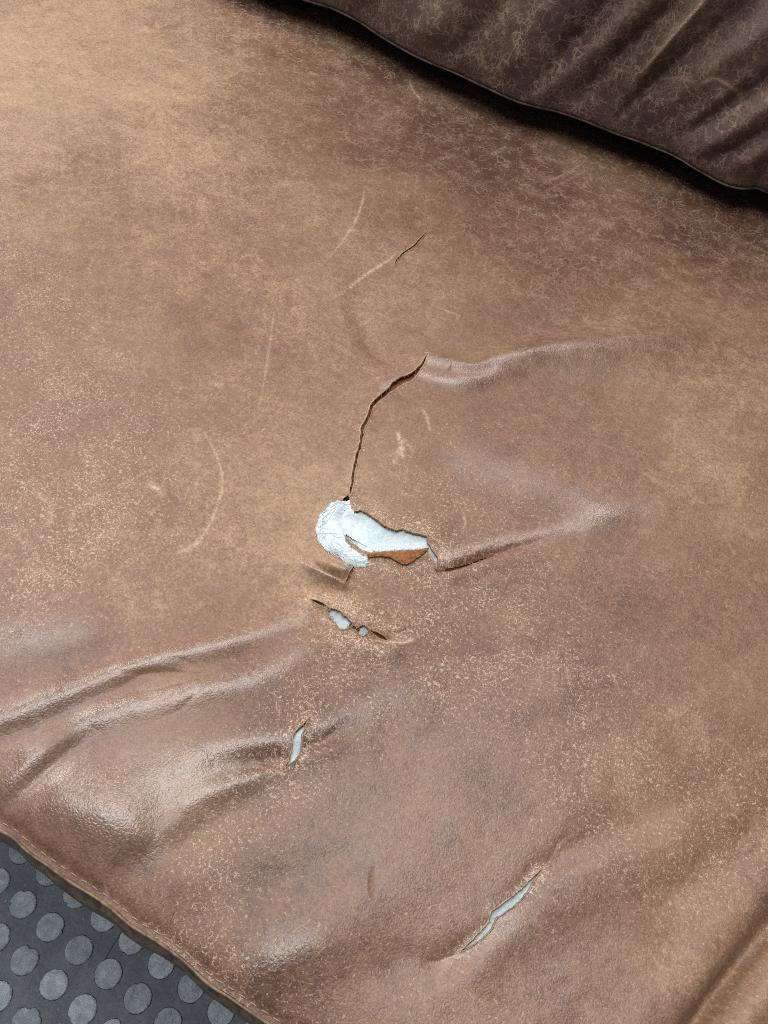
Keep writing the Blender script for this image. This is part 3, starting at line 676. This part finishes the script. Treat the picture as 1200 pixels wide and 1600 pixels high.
# ------------------------------------------------------------------ seat
seat = thing('sofa_seat', 'worn tan brown leather sofa seat with rips showing white foam', 'sofa seat')
def axis(lo, hi, fine0, fine1, step, coarse):
    a = [fine0]
    while a[-1] < fine1: a.append(a[-1] + (step(a[-1]) if callable(step) else step))
    b = [a[-1]]
    s = coarse * .3
    while b[-1] < hi: s = min(s * 1.3, coarse); b.append(min(b[-1] + s, hi))
    c = [a[0]]
    s = coarse * .3
    while c[-1] > lo: s = min(s * 1.3, coarse); c.append(max(c[-1] - s, lo))
    return np.array(c[:0:-1] + a + b[1:])
gx = axis(-1.55, 0.85, -1.08, 0.33, lambda x: 0.0013 if x > -0.55 else 0.0019, 0.02)
gt = axis(0.0, 1.0, 0.0, 1.0, lambda t: (0.0011 if t < 0.6 else 0.0011 + (t - 0.6) * 0.0022) / 1.2, 0.02)
GX, GT = np.meshgrid(gx, gt)
GY = seam_y(GX); GY = GY + (BACK_Y - GY) * GT
FX, FY = pix(np.stack([GX, GY, np.full(GX.shape, SEAT_Z)], -1))
nr, nc = GX.shape
faces = grid_faces(nr, nc)
vx, vy = FX.ravel().copy(), FY.ravel().copy()
P = np.stack([GX.ravel(), GY.ravel()], -1)
keep = np.ones(len(faces), bool)
cx = vx[faces].mean(1); cy = vy[faces].mean(1)
for poly in HOLES.values():
    ins = in_poly(cx, cy, poly)
    keep &= ~ins
    rim = np.intersect1d(np.unique(faces[ins]), np.unique(faces[~ins & (np.abs(cx - poly[:, 0].mean()) < 400) & (np.abs(cy - poly[:, 1].mean()) < 400)]))
    if len(rim):                        # pull the rim of the cut onto the drawn outline
        loop = np.vstack([poly, poly[:1]])
        best = np.full(len(rim), 1e9); bx = vx[rim].copy(); by = vy[rim].copy()
        for i in range(len(loop) - 1):
            ax, ay = loop[i]; ex, ey = loop[i + 1] - loop[i]
            u = np.clip(((vx[rim] - ax) * ex + (vy[rim] - ay) * ey) / (ex * ex + ey * ey + 1e-9), 0, 1)
            qx, qy = ax + u * ex, ay + u * ey; dd = np.hypot(vx[rim] - qx, vy[rim] - qy)
            m = dd < best; best[m] = dd[m]; bx[m] = qx[m]; by[m] = qy[m]
        vx[rim] = bx; vy[rim] = by
        P[rim] = at(bx, by)[:, :2]
Z = seat_height(P[:, 0], P[:, 1], vx, vy)
faces = faces[keep]
used = np.zeros(len(P), bool); used[faces.ravel()] = True
remap = np.cumsum(used) - 1
P3 = np.stack([P[:, 0], P[:, 1], Z], -1)[used]
flat = np.stack([P[:, 0], P[:, 1], np.zeros(len(P))], -1)[used]
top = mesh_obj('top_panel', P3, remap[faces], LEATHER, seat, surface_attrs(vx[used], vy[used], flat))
top['label'] = 'mottled tan leather top panel with cracked finish and scratches'

# seam welt, front panel
sx = np.linspace(-1.55, 0.85, 900)
sy = seam_y(sx); sz = np.full(sx.shape, SEAT_Z - SEAM_DROP)
def tube(path, rad, n=8):
    path = np.asarray(path, float); g = np.gradient(path, axis=0); g /= np.linalg.norm(g, axis=1)[:, None] + 1e-12
    ref = np.tile([0.0, 0.0, 1.0], (len(path), 1)); ref[np.abs(g[:, 2]) > .9] = (1, 0, 0)
    a = np.cross(g, ref); a /= np.linalg.norm(a, axis=1)[:, None] + 1e-12; b = np.cross(a, g)
    th = np.linspace(0, 2 * np.pi, n, endpoint=False)
    rad = np.broadcast_to(np.asarray(rad, float), (len(path),))
    V = path[:, None] + rad[:, None, None] * (np.cos(th)[None, :, None] * a[:, None] + np.sin(th)[None, :, None] * b[:, None])
    return V.reshape(-1, 3), grid_faces(len(path), n, True)
wv_ = 0.0006 * np.array(vnoise(sx / .02, sx * 0 + 2.5))
V, F = tube(np.stack([sx, sy - 0.0010 + wv_, sz + 0.0003 + wv_], -1), 0.0010 * (1 + 0.5 * vnoise(sx / .012, sx * 0 + 7.5)))
mesh_obj('piping', V, F, WELT, seat)['label'] = 'thin rubbed piping along the front seam'
prof = [(0.0, 0.0003), (-0.0014, -0.0030), (-0.0022, -0.0052), (-0.0042, -0.0075), (-0.0056, -0.013), (-0.0062, -0.021), (-0.0060, -0.032), (-0.0050, -0.048), (-0.0030, -0.075),
        (0.0, -0.11), (0.006, -0.16), (0.008, -0.24), (0.008, -0.39)]
rows = []
bul = 1 + 0.55 * fbm(sx / .055, sx * 0 + 3.1, 2, 31)
# width of the lip below the seam follows the traced outline
for i, (dy, dz) in enumerate(prof):
    wob = 0.0009 * vnoise(sx / .014, sx * 0 + i * .35, 17) * min(1, i / 3)
    rows.append(np.stack([sx, sy + dy * (bul if i > 2 else 1) + wob, sz + dz + wob], -1))
V = np.concatenate(rows)
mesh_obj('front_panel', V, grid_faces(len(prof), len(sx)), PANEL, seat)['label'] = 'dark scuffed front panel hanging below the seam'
# paired puncture stitches beside the seam, seen where the hide is pulled thin
sp = [(0, 1281), (24, 1296), (48, 1316), (78, 1340)]
stm = None
for i in range(60):
    x = -0.40 + i * 0.0085
    y = float(seam_y(np.array(x))) + 0.0035
    z = float(seat_height(np.array([x]), np.array([y]))[0])
    if stm is None:
        t_ = np.linspace(-1, 1, 7)
        V, F = tube(np.stack([t_ * .0021, t_ * 0, .0006 * (1 - t_ ** 2) - .0002], -1), .00042, 6)
        st = mesh_obj('stitch', V, F, THREAD, seat); stm = st.data
    else:
        st = bpy.data.objects.new('stitch', stm); COL.objects.link(st); st.parent = seat
    st.location = (x, y, z + .0002); st.rotation_euler = (0, 0, random.uniform(-.12, .12) + math.atan(float(seam_y(np.array(x + .005)) - seam_y(np.array(x - .005))) / .01))
# closing sides and back of the seat body
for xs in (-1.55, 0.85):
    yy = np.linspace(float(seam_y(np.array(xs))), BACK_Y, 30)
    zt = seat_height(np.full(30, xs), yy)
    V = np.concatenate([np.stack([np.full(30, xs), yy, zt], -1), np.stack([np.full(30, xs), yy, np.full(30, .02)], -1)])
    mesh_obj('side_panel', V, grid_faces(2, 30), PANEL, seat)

# ragged lips: the thickness of the hide at each tear
def torn_edge(poly, label, width=1.0):
    p = np.array(poly); n = len(p)
    area2 = np.sum(p[:, 0] * np.roll(p[:, 1], -1) - np.roll(p[:, 0], -1) * p[:, 1])
    g = np.roll(p, -1, 0) - np.roll(p, 1, 0)
    nrm = np.stack([g[:, 1], -g[:, 0]], 1) * np.sign(area2); nrm /= np.linalg.norm(nrm, axis=1)[:, None] + 1e-9
    s = np.arange(n)
    jag = vnoise(s * .9, s * 0 + 3.7, 5)
    prof = [(3.4, -.32, 0.0), (2.3, .25, .05), (1.3, .75, .15), (.5, .80, .55), (-.15, .40, 1), (-.5, -.4, 1), (-.1, -1.3, 1), (1.2, -2.0, 1)]
    rows, raws = [], []
    for k, (d, z, rw) in enumerate(prof):
        dd = (d * width + (jag * 1.6 * width if 1 < k < 7 else 0))
        q = p + nrm * np.reshape(dd, (-1, 1))
        w = at(q[:, 0], q[:, 1]); hz = seat_height(w[:, 0], w[:, 1], q[:, 0], q[:, 1])
        rows.append(np.stack([w[:, 0], w[:, 1], hz + z * .001 + (jag * .0003 if 1 < k < 6 else 0)], -1)); raws.append(np.full(n, rw))
    V = np.concatenate(rows)
    qx, qy = pix(np.stack([V[:, 0], V[:, 1], np.full(len(V), SEAT_Z)], -1))
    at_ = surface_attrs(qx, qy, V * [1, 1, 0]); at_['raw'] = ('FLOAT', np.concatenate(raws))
    rim = np.concatenate([np.clip(c * (.75 + 1.2 * vnoise(s * .55, s * 0 + 6.1 + i * .2, 3)), 0, 1) for i, c in enumerate((.15, .45, .85, .6, 0, 0, 0, 0))])
    at_['scratch'] = ('FLOAT', rim)
    o = mesh_obj('torn_edge', V, grid_faces(len(prof), n, True), LEATHER, seat, at_); o['label'] = label
torn_edge(HOLES['big'], 'ragged raw edge of the large hole', 1.05)
torn_edge(HOLES['low'], 'raw edge of the small hole below the large one', .6)
torn_edge(HOLES['dot'], 'raw edge of the tiniest hole', .45)
torn_edge(HOLES['mid'], 'raw edge of the short upright slit', .8)
torn_edge(HOLES['end'], 'raw edge of the crooked slit near the bottom', .9)
torn_edge(HOLES['long'], 'frayed edge of the long curved tear', .9)
torn_edge(HOLES['cut'], 'edge of the short shallow cut', .5)
torn_edge(HOLES['tail'], 'puckered dark end of the small hole', .6)
torn_edge(HOLES['head'], 'narrow start of the small hole', .6)
torn_edge(HOLES['notch'], 'notch at the end of the pinched lip', .6)

FRAY = simple_material('frayed_fibre', (0.22, 0.11, 0.055), (0.52, 0.34, 0.2), 400, 0.9, 0.1, 900, 0.0002)
rr = random.Random(21); hp_, hm_ = [], []
for key, cnt in (('big', 190), ('low', 70), ('dot', 30), ('mid', 60), ('end', 90), ('long', 240), ('cut', 40)):
    poly = HOLES[key]; n = len(poly); ar = np.sum(poly[:, 0] * np.roll(poly[:, 1], -1) - np.roll(poly[:, 0], -1) * poly[:, 1])
    for _ in range(cnt):
        i = rr.randrange(n); g = poly[(i + 1) % n] - poly[i - 1]; inn = math.atan2(*(np.array([-g[1], g[0]]) * np.sign(ar))[::-1])
        x, y = poly[i] + np.array([rr.gauss(0, 1), rr.gauss(0, 1)]) - 1.2 * np.array([math.cos(inn), math.sin(inn)])
        a = inn + rr.gauss(0, .9); L = rr.uniform(2, 6.5); c = rr.gauss(0, .3)
        for q in range(4): hp_.append((x, y)); x += L / 4 * math.cos(a); y += L / 4 * math.sin(a); a += c
        hm_.append(rr.uniform(0, .0004))
hp_ = np.array(hp_); w = at(hp_[:, 0], hp_[:, 1]); w[:, 2] = seat_height(w[:, 0], w[:, 1], hp_[:, 0], hp_[:, 1]) + .0004 + np.repeat(hm_, 4) * np.tile([0, .4, .8, 1], len(hm_))
fv, ff, b = [], [], 0
for q in range(len(hm_)):
    V, F = tube(w[q * 4:q * 4 + 4], .00008 + .00012 * rr.random(), 4); fv.append(V); ff.append(F + b); b += len(V)
fr = mesh_obj('frayed_fibre', np.concatenate(fv), np.concatenate(ff), FRAY, seat); fr['kind'] = 'stuff'

# suede under-layer below the long tear and the cut
def lining(line, half, depth, label):
    p = smooth_line([q[:2] for q in line], 4); g = np.gradient(p, axis=0); nrm = np.stack([-g[:, 1], g[:, 0]], 1); nrm /= np.linalg.norm(nrm, axis=1)[:, None]
    rows = []
    for k in np.linspace(-1, 1, 7):
        q = p + nrm * k * half; w = at(q[:, 0], q[:, 1]); hz = seat_height(w[:, 0], w[:, 1], q[:, 0], q[:, 1])
        rows.append(np.stack([w[:, 0], w[:, 1], hz - depth - .0008 * (1 - abs(k)) + .0004 * vnoise(q[:, 0] / 4, q[:, 1] / 4)], -1))
    o = mesh_obj('lining', np.concatenate(rows), grid_faces(7, len(p)), SUEDE, seat); o['label'] = label
lining(LONG, 12, .0052, 'brown suede layer seen down the long tear')
lining(CUT, 6, .0018, 'brown suede layer in the short cut')
lining(TAIL, 6, .0030, 'dark suede layer at the end of the small hole')
lining(HEAD[:-1], 5, .0030, 'dark suede layer at the start of the small hole')
lining(BRIDGE, 4, .0020, 'dark suede strip between the two small holes')
lining(NOTCH, 9, .0019, 'dark suede layer in the notch')
lining(PINCH, 7, .0022, 'hide folded away down the sharp crease')

# foam under the hide
def foam_patch(x0, x1, y0, y1, depth):
    g1 = np.arange(x0, x1, 2.6); g2 = np.arange(y0, y1, 2.6)
    A, B = np.meshgrid(g1, g2); w = at(A.ravel(), B.ravel())
    hz = seat_height(w[:, 0], w[:, 1], A.ravel(), B.ravel())
    n = .0010 * vnoise(A.ravel() / 14, B.ravel() / 14, 2) + .00045 * vnoise(A.ravel() / 3.5, B.ravel() / 3.5, 8)
    return np.stack([w[:, 0], w[:, 1], hz - depth + n], -1), grid_faces(len(g2), len(g1))
for args, lab in (((478, 688, 784, 900, .0030), 'bright white foam in the large hole'), ((507, 583, 942, 1000, .0034), 'foam in the pair of small holes'),
                  ((430, 500, 1105, 1215, .0034), 'foam in the upright slit'), ((705, 860, 1345, 1500, .0034), 'foam in the crooked slit')):
    V, F = foam_patch(*args)
    mesh_obj('foam_padding', V, F, FOAM, seat)['label'] = lab

# the folded-out flap of hide, suede side up
hinge = smooth_line([(573, 866), (600, 862), (633, 859), (668, 856)], 2); tip = smooth_line([(575, 874), (590, 872), (606, 873), (620, 880), (632, 884), (642, 880), (655, 871), (669, 861)], 2)
n = 56
def resamp(p, n):
    s = np.r_[0, np.cumsum(np.hypot(*np.diff(p[:, :2], axis=0).T))]; u = np.linspace(0, s[-1], n)
    return np.stack([np.interp(u, s, p[:, i]) for i in range(2)], 1)
hinge, tip = resamp(hinge, n), resamp(tip, n)
tip[:, 1] += 1.8 * vnoise(np.arange(n) * .8, np.zeros(n) + 2.2)
rowsT, rowsB = [], []
for k in np.linspace(0, 1, 9):
    q = hinge + (tip - hinge) * k; w = at(q[:, 0], q[:, 1]); hz = seat_height(w[:, 0], w[:, 1], q[:, 0], q[:, 1])
    lift = -.0022 * (1 - k) ** 3 + .0030 * math.sin(math.pi * min(k * .62 + .05, 1)) + .0006 * vnoise(q[:, 0] / 9, q[:, 1] / 9)
    rowsT.append(np.stack([w[:, 0], w[:, 1], hz + lift], -1)); rowsB.append(np.stack([w[:, 0], w[:, 1], hz + lift - .0014], -1))
VT = np.concatenate(rowsT); VB = np.concatenate(rowsB)
F = grid_faces(9, n); m_ = 9 * n
side = []
ring = [i for i in range(n)] + [r * n + n - 1 for r in range(1, 9)] + [8 * n + i for i in range(n - 2, -1, -1)] + [r * n for r in range(7, 0, -1)]
for i in range(len(ring)):
    a, c = ring[i], ring[(i + 1) % len(ring)]; side.append((a, c, c + m_, a + m_))
F = np.concatenate([F, F[:, ::-1] + m_, np.array(side)])
mesh_obj('torn_flap', np.concatenate([VT, VB]), F, SUEDE, seat)['label'] = 'orange brown suede flap folded out of the large hole'

# wadding: a flat tuft pulled out over the hide on the left of the hole
TUFT = [(548, 783), (535, 781), (520, 784), (508, 794), (499, 806), (494, 820), (493, 833), (497, 846), (505, 857), (516, 865), (528, 873), (540, 884), (556, 888), (572, 887), (577, 878),
        (575, 871), (562, 865), (549, 855), (541, 845), (539, 838), (548, 840), (560, 848), (572, 852), (584, 842), (578, 822), (562, 806), (553, 802)]
tp = rough_poly(TUFT, 3.0, 2.0, seed=9)
g1 = np.arange(484, 590, 1.5); g2 = np.arange(772, 898, 1.5)
A, B = np.meshgrid(g1, g2); a_, b_ = A.ravel(), B.ravel()
d, _t = polydist(a_, b_, np.vstack([tp, tp[:1]]), 200)
ins = in_poly(a_, b_, tp)
w = at(a_, b_); hz = seat_height(w[:, 0], w[:, 1], a_, b_)
hh = .0010 * (1 - np.exp(-d / 6)) + .0004 * vnoise(a_ / 9, b_ / 9, 3) + .0003 * vnoise(a_ / 3, b_ / 3, 6)
def sag(x, y):          # the tuft dips into the hole where it leaves the hide
    dh, _q = polydist(x, y, np.vstack([HOLES['big'], HOLES['big'][:1]]), 60)
    return np.where(in_poly(x, y, HOLES['big']), -.0040 * (1 - np.exp(-(dh / 9) ** 2)), 0)
hh = hh + sag(a_, b_)
wz = hz + np.where(ins, hh - sag(a_, b_) * 0 + .0003, -.002)
F = grid_faces(len(g2), len(g1))
thin = (fbm(a_ / 9, b_ / 9, 2, 44) > 0.95) & (a_ < 538)
F = F[(ins & ~thin)[F].all(1)]
wad = mesh_obj('wadding', np.stack([w[:, 0], w[:, 1], wz], -1), F, WADDING, seat); wad['label'] = 'fluffy white wadding tuft spilling left of the large hole'
spine = smooth_line([(552, 800), (535, 790), (518, 797), (506, 812), (502, 830), (508, 848), (522, 862), (540, 874), (558, 882), (572, 880)], 3)
fv, ff, b = [], [], 0
rr = random.Random(5); hairs = []
for i in range(420):
    k = rr.randrange(0, len(spine)); ang0 = math.atan2(*(spine[min(k + 1, len(spine) - 1)] - spine[max(k - 1, 0)])[::-1])
    ang = ang0 + rr.gauss(0, .42); wd = 16 if k < len(spine) * .62 else 7
    x, y = spine[k] + np.array([rr.gauss(0, wd * .5), rr.gauss(0, wd * .5)])
    L = rr.uniform(10, 38); curl = rr.gauss(0, .12); m = 7
    pts = []
    for q in range(m):
        pts.append((x, y)); x += L / m * math.cos(ang); y += L / m * math.sin(ang); ang += curl
    pts = np.array(pts)
    if not in_poly(pts[:1, 0], pts[:1, 1], np.array(tp))[0]: continue
    if polydist(pts[-1:, 0], pts[-1:, 1], np.vstack([tp, tp[:1]]), 300)[0][0] > (6 if i % 4 == 0 else 2) and not in_poly(pts[-1:, 0], pts[-1:, 1], np.array(tp))[0]: continue
    lift = sag(pts[:, 0], pts[:, 1]) + .0006 + rr.uniform(0, .0007) + np.sin(np.linspace(0, math.pi, m)) * rr.uniform(0, .0004)
    inside = in_poly(pts[:, 0], pts[:, 1], np.array(tp)); lift = np.where(inside, lift, lift * .5)
    hairs.append((pts, lift, .00009 + .00010 * rr.random()))
AP = np.concatenate([h[0] for h in hairs]); AL = np.concatenate([h[1] for h in hairs])
AW = at(AP[:, 0], AP[:, 1]); AW[:, 2] = seat_height(AW[:, 0], AW[:, 1], AP[:, 0], AP[:, 1]) + AL
for q, h in enumerate(hairs):
    V, F = tube(AW[q * 7:q * 7 + 7], h[2], 4)
    fv.append(V); ff.append(F + b); b += len(V)
fib = mesh_obj('fibre', np.concatenate(fv), np.concatenate(ff), WADDING, wad); fib['kind'] = 'stuff'

# ------------------------------------------------------------------ back cushion
back = thing('back_cushion', 'dark brown leather back cushion with slanting creases at the top right', 'cushion')
EDGE_Z = SEAT_Z + 0.046
EDGE = smooth_line([(-300, -300), (0, -190), (250, -95), (400, -32), (480, -4), (520, 9), (560, 28), (600, 52), (640, 75), (680, 95), (720, 111), (760, 130), (800, 149), (835, 160), (870, 168), (905, 180), (950, 196),
                    (1000, 215), (1050, 236), (1085, 256), (1110, 268), (1140, 283), (1165, 289), (1185, 288), (1200, 294), (1250, 312), (1400, 370), (1700, 480)], 6)
ew = at(EDGE[:, 0], EDGE[:, 1], EDGE_Z)
_o = np.argsort(ew[:, 0])
def edge_y(x): return np.interp(x, ew[_o, 0], ew[_o, 1])
bx0, bx1 = -1.5, 0.8
bx = np.concatenate([np.arange(bx0, -0.9, .01), np.arange(-0.9, 0.22, .0022), np.arange(.22, bx1, .01)])
arc = []   # (offset back in y, height over the edge) from the seat contact round the lip and up the face
for u in np.linspace(0, 1, 14): arc.append((0.16 - 0.15 * u, -0.043 + 0.031 * u ** 1.6))
for u in np.linspace(0.08, 1, 10):
    a = -1.25 + u * 1.25; arc.append((0.012 - 0.012 * math.cos(a), 0.0 + 0.010 * math.sin(a)))
for u in np.linspace(0.01, 1, 190): arc.append((-0.014 * math.sin(min(u * 2.4, math.pi)) + 0.16 * u ** 1.5, 0.50 * u))
for u in np.linspace(0.15, 1, 10): arc.append((0.16 + .16 * u, 0.50 + .03 * math.sin(u * math.pi)))
arc = np.array(arc); ns = len(arc)
sl = np.r_[0, np.cumsum(np.hypot(*np.diff(arc, axis=0).T))]
BX, SI = np.meshgrid(bx, np.arange(ns))
base = np.stack([BX, edge_y(BX) + arc[SI, 0], EDGE_Z + arc[SI, 1]], -1)
bpx, bpy_ = pix(base)
CUSH = [
    [(600, 120, .004, 20), (660, 60, .007, 26), (730, -10, .007, 30), (800, -80, .006, 34)],
    [(690, 100, -.005, 14), (740, 50, -.007, 16), (800, -10, -.007, 20)],
    [(860, 145, .006, 16), (905, 100, .010, 22), (960, 50, .011, 24), (1020, -15, .010, 26)],
    [(835, 140, -.005, 12), (870, 95, -.010, 15), (915, 45, -.012, 17), (960, -10, -.012, 18)],
    [(900, 165, -.004, 9), (940, 110, -.009, 12), (990, 65, -.012, 14), (1040, 20, -.011, 15), (1075, -20, -.009, 16)],
    [(985, 140, .004, 10), (1008, 110, .009, 10), (1050, 60, .010, 11), (1100, 4, .009, 12), (1130, -30, .008, 14)],
    [(965, 185, -.004, 6), (1010, 140, -.009, 8), (1060, 95, -.013, 13), (1120, 45, -.013, 17), (1185, -10, -.011, 20)],
    [(1040, 165, .003, 14), (1110, 110, .007, 20), (1160, 75, .009, 20), (1210, 40, .009, 22)],
    [(1060, 215, -.004, 9), (1105, 190, -.009, 11), (1160, 150, -.012, 14), (1220, 115, -.012, 18)],
    [(1085, 240, .005, 12), (1130, 215, .009, 14), (1200, 165, .010, 18), (1250, 130, .009, 20)],
    [(1110, 250, -.003, 7), (1150, 232, -.008, 9), (1210, 195, -.010, 13)],
    [(1150, 265, .004, 10), (1200, 232, .007, 14), (1250, 200, .007, 14)],
    [(540, 10, .004, 12), (580, -15, .005, 14)], [(780, 125, .003, 14), (815, 80, .005, 18), (850, 20, .005, 20)],
]
bh = np.zeros(bpx.shape); hi_ = np.clip((SI - 20) / 14, 0, 1)
for f in CUSH:
    p = smooth_line(f, 12); sm = p[:, 3].max(); d, t = polydist(bpx, bpy_, p, sm * 2.6); m = d < sm * 2.6
    if m.any():
        i = np.arange(len(p)); bh[m] += np.interp(t[m], i, p[:, 2]) * np.exp(-(d[m] / np.interp(t[m], i, p[:, 3])) ** 2)
bh += .006 * fbm(BX / .16, sl[SI] / .16, 3, 51) + .0012 * fbm(BX / .02, sl[SI] / .02, 2, 55)
base[..., 1] -= bh * hi_
base[..., 2] += bh * hi_ * .25 + .003 * vnoise(BX / .05, BX * 0 + 1.5, 61) * (SI < 26) * (SI > 8)
nv = base.reshape(-1, 3)
bflat = np.stack([BX, sl[SI], np.zeros(BX.shape)], -1).reshape(-1, 3)
nB = len(nv)
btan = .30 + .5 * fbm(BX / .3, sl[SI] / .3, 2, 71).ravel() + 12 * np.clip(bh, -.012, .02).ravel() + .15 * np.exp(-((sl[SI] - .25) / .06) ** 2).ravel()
bscr = np.zeros(nB)
for s in ([(1005, 113, .3, 2), (1025, 88, .6, 2.2), (1060, 48, .8, 2.2), (1100, 2, .8, 2.2)], [(945, 180, .1, 1.4), (975, 130, .2, 1.6), (1005, 48, .4, 1.6)], [(1030, 125, .4, 1.6), (1065, 122, .5, 1.6), (1095, 130, .5, 1.6)],
          [(706, 60, .4, 2), (712, 45, .5, 2), (716, 30, .3, 2)], [(1050, 45, .3, 1.4), (1080, 33, .3, 1.4)], [(1100, 128, .7, 3.5), (1120, 122, .7, 3), (1150, 142, .6, 3)]):
    p = smooth_line(s, 5); d, t = polydist(bpx.ravel(), bpy_.ravel(), p, 12); m = d < 12; i = np.arange(len(p))
    bscr[m] = np.maximum(bscr[m], np.interp(t[m], i, p[:, 2]) * np.exp(-(d[m] / np.interp(t[m], i, p[:, 3])) ** 2))
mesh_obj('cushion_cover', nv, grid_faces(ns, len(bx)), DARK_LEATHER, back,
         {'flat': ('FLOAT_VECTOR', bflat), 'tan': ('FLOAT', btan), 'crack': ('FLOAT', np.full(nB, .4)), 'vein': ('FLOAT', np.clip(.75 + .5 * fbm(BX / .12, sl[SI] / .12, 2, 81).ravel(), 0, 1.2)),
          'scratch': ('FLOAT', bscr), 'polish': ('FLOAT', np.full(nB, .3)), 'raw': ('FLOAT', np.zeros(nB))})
px_ = np.linspace(bx0, bx1, 700)
V, F = tube(np.stack([px_, edge_y(px_) - .0015 + .001 * vnoise(px_ / .03, px_ * 0), np.full(700, EDGE_Z - .005) + .003 * vnoise(px_ / .05, px_ * 0 + 1.5, 61)], -1), .0013 * (1 + .4 * vnoise(px_ / .03, px_ * 0 + 3.3)), 8)
mesh_obj('piping', V, F, DARK_WELT, back)['label'] = 'thin piping along the lower edge of the back cushion'

# ------------------------------------------------------------------ small things on the floor
hp = smooth_line([(194, 1449), (183, 1466), (174, 1480), (167, 1493), (160, 1507), (156, 1518), (152, 1526)], 3)
hw = at(hp[:, 0], hp[:, 1], .0022)
V, F = tube(hw + np.array([0, 0, .0006]), .00035, 6)
o = mesh_obj('hair_strand', V, F, HAIR)
o['label'] = 'single dark hair strand lying across a stud on the rubber floor'; o['category'] = 'hair'
fv, ff, b = [], [], 0
rr = random.Random(3)
for i in range(230):
    if i < 12: X, Y = [(140, 1588), (143, 1560), (262, 1507), (125, 1489), (290, 1558), (356, 1588), (30, 1430), (36, 1433), (8, 1462), (9, 1408), (130, 1436), (39, 1383)][i]; r = .0009
    else: X, Y = rr.uniform(-20, 420), rr.uniform(1310, 1620); r = rr.uniform(.00018, .0005)
    c = at(np.array([X]), np.array([Y]), .0018 if i < 12 else .0005)[0]
    if c[1] > .02: continue
    q = [c + np.array([rr.uniform(.6, 1) * r * math.cos(a), rr.uniform(.6, 1) * r * math.sin(a), 0]) for a in np.linspace(0, 6.28, 6)[:-1]]
    fv += q + [c + np.array([0, 0, r * .8])]
    for j in range(5): ff.append((b + j, b + (j + 1) % 5, b + 5))
    b += 6
o = mesh_obj('grit', fv, ff, GRIT, smooth=False); o['kind'] = 'stuff'
o['label'] = 'specks of pale grit scattered on the rubber floor'; o['category'] = 'grit'
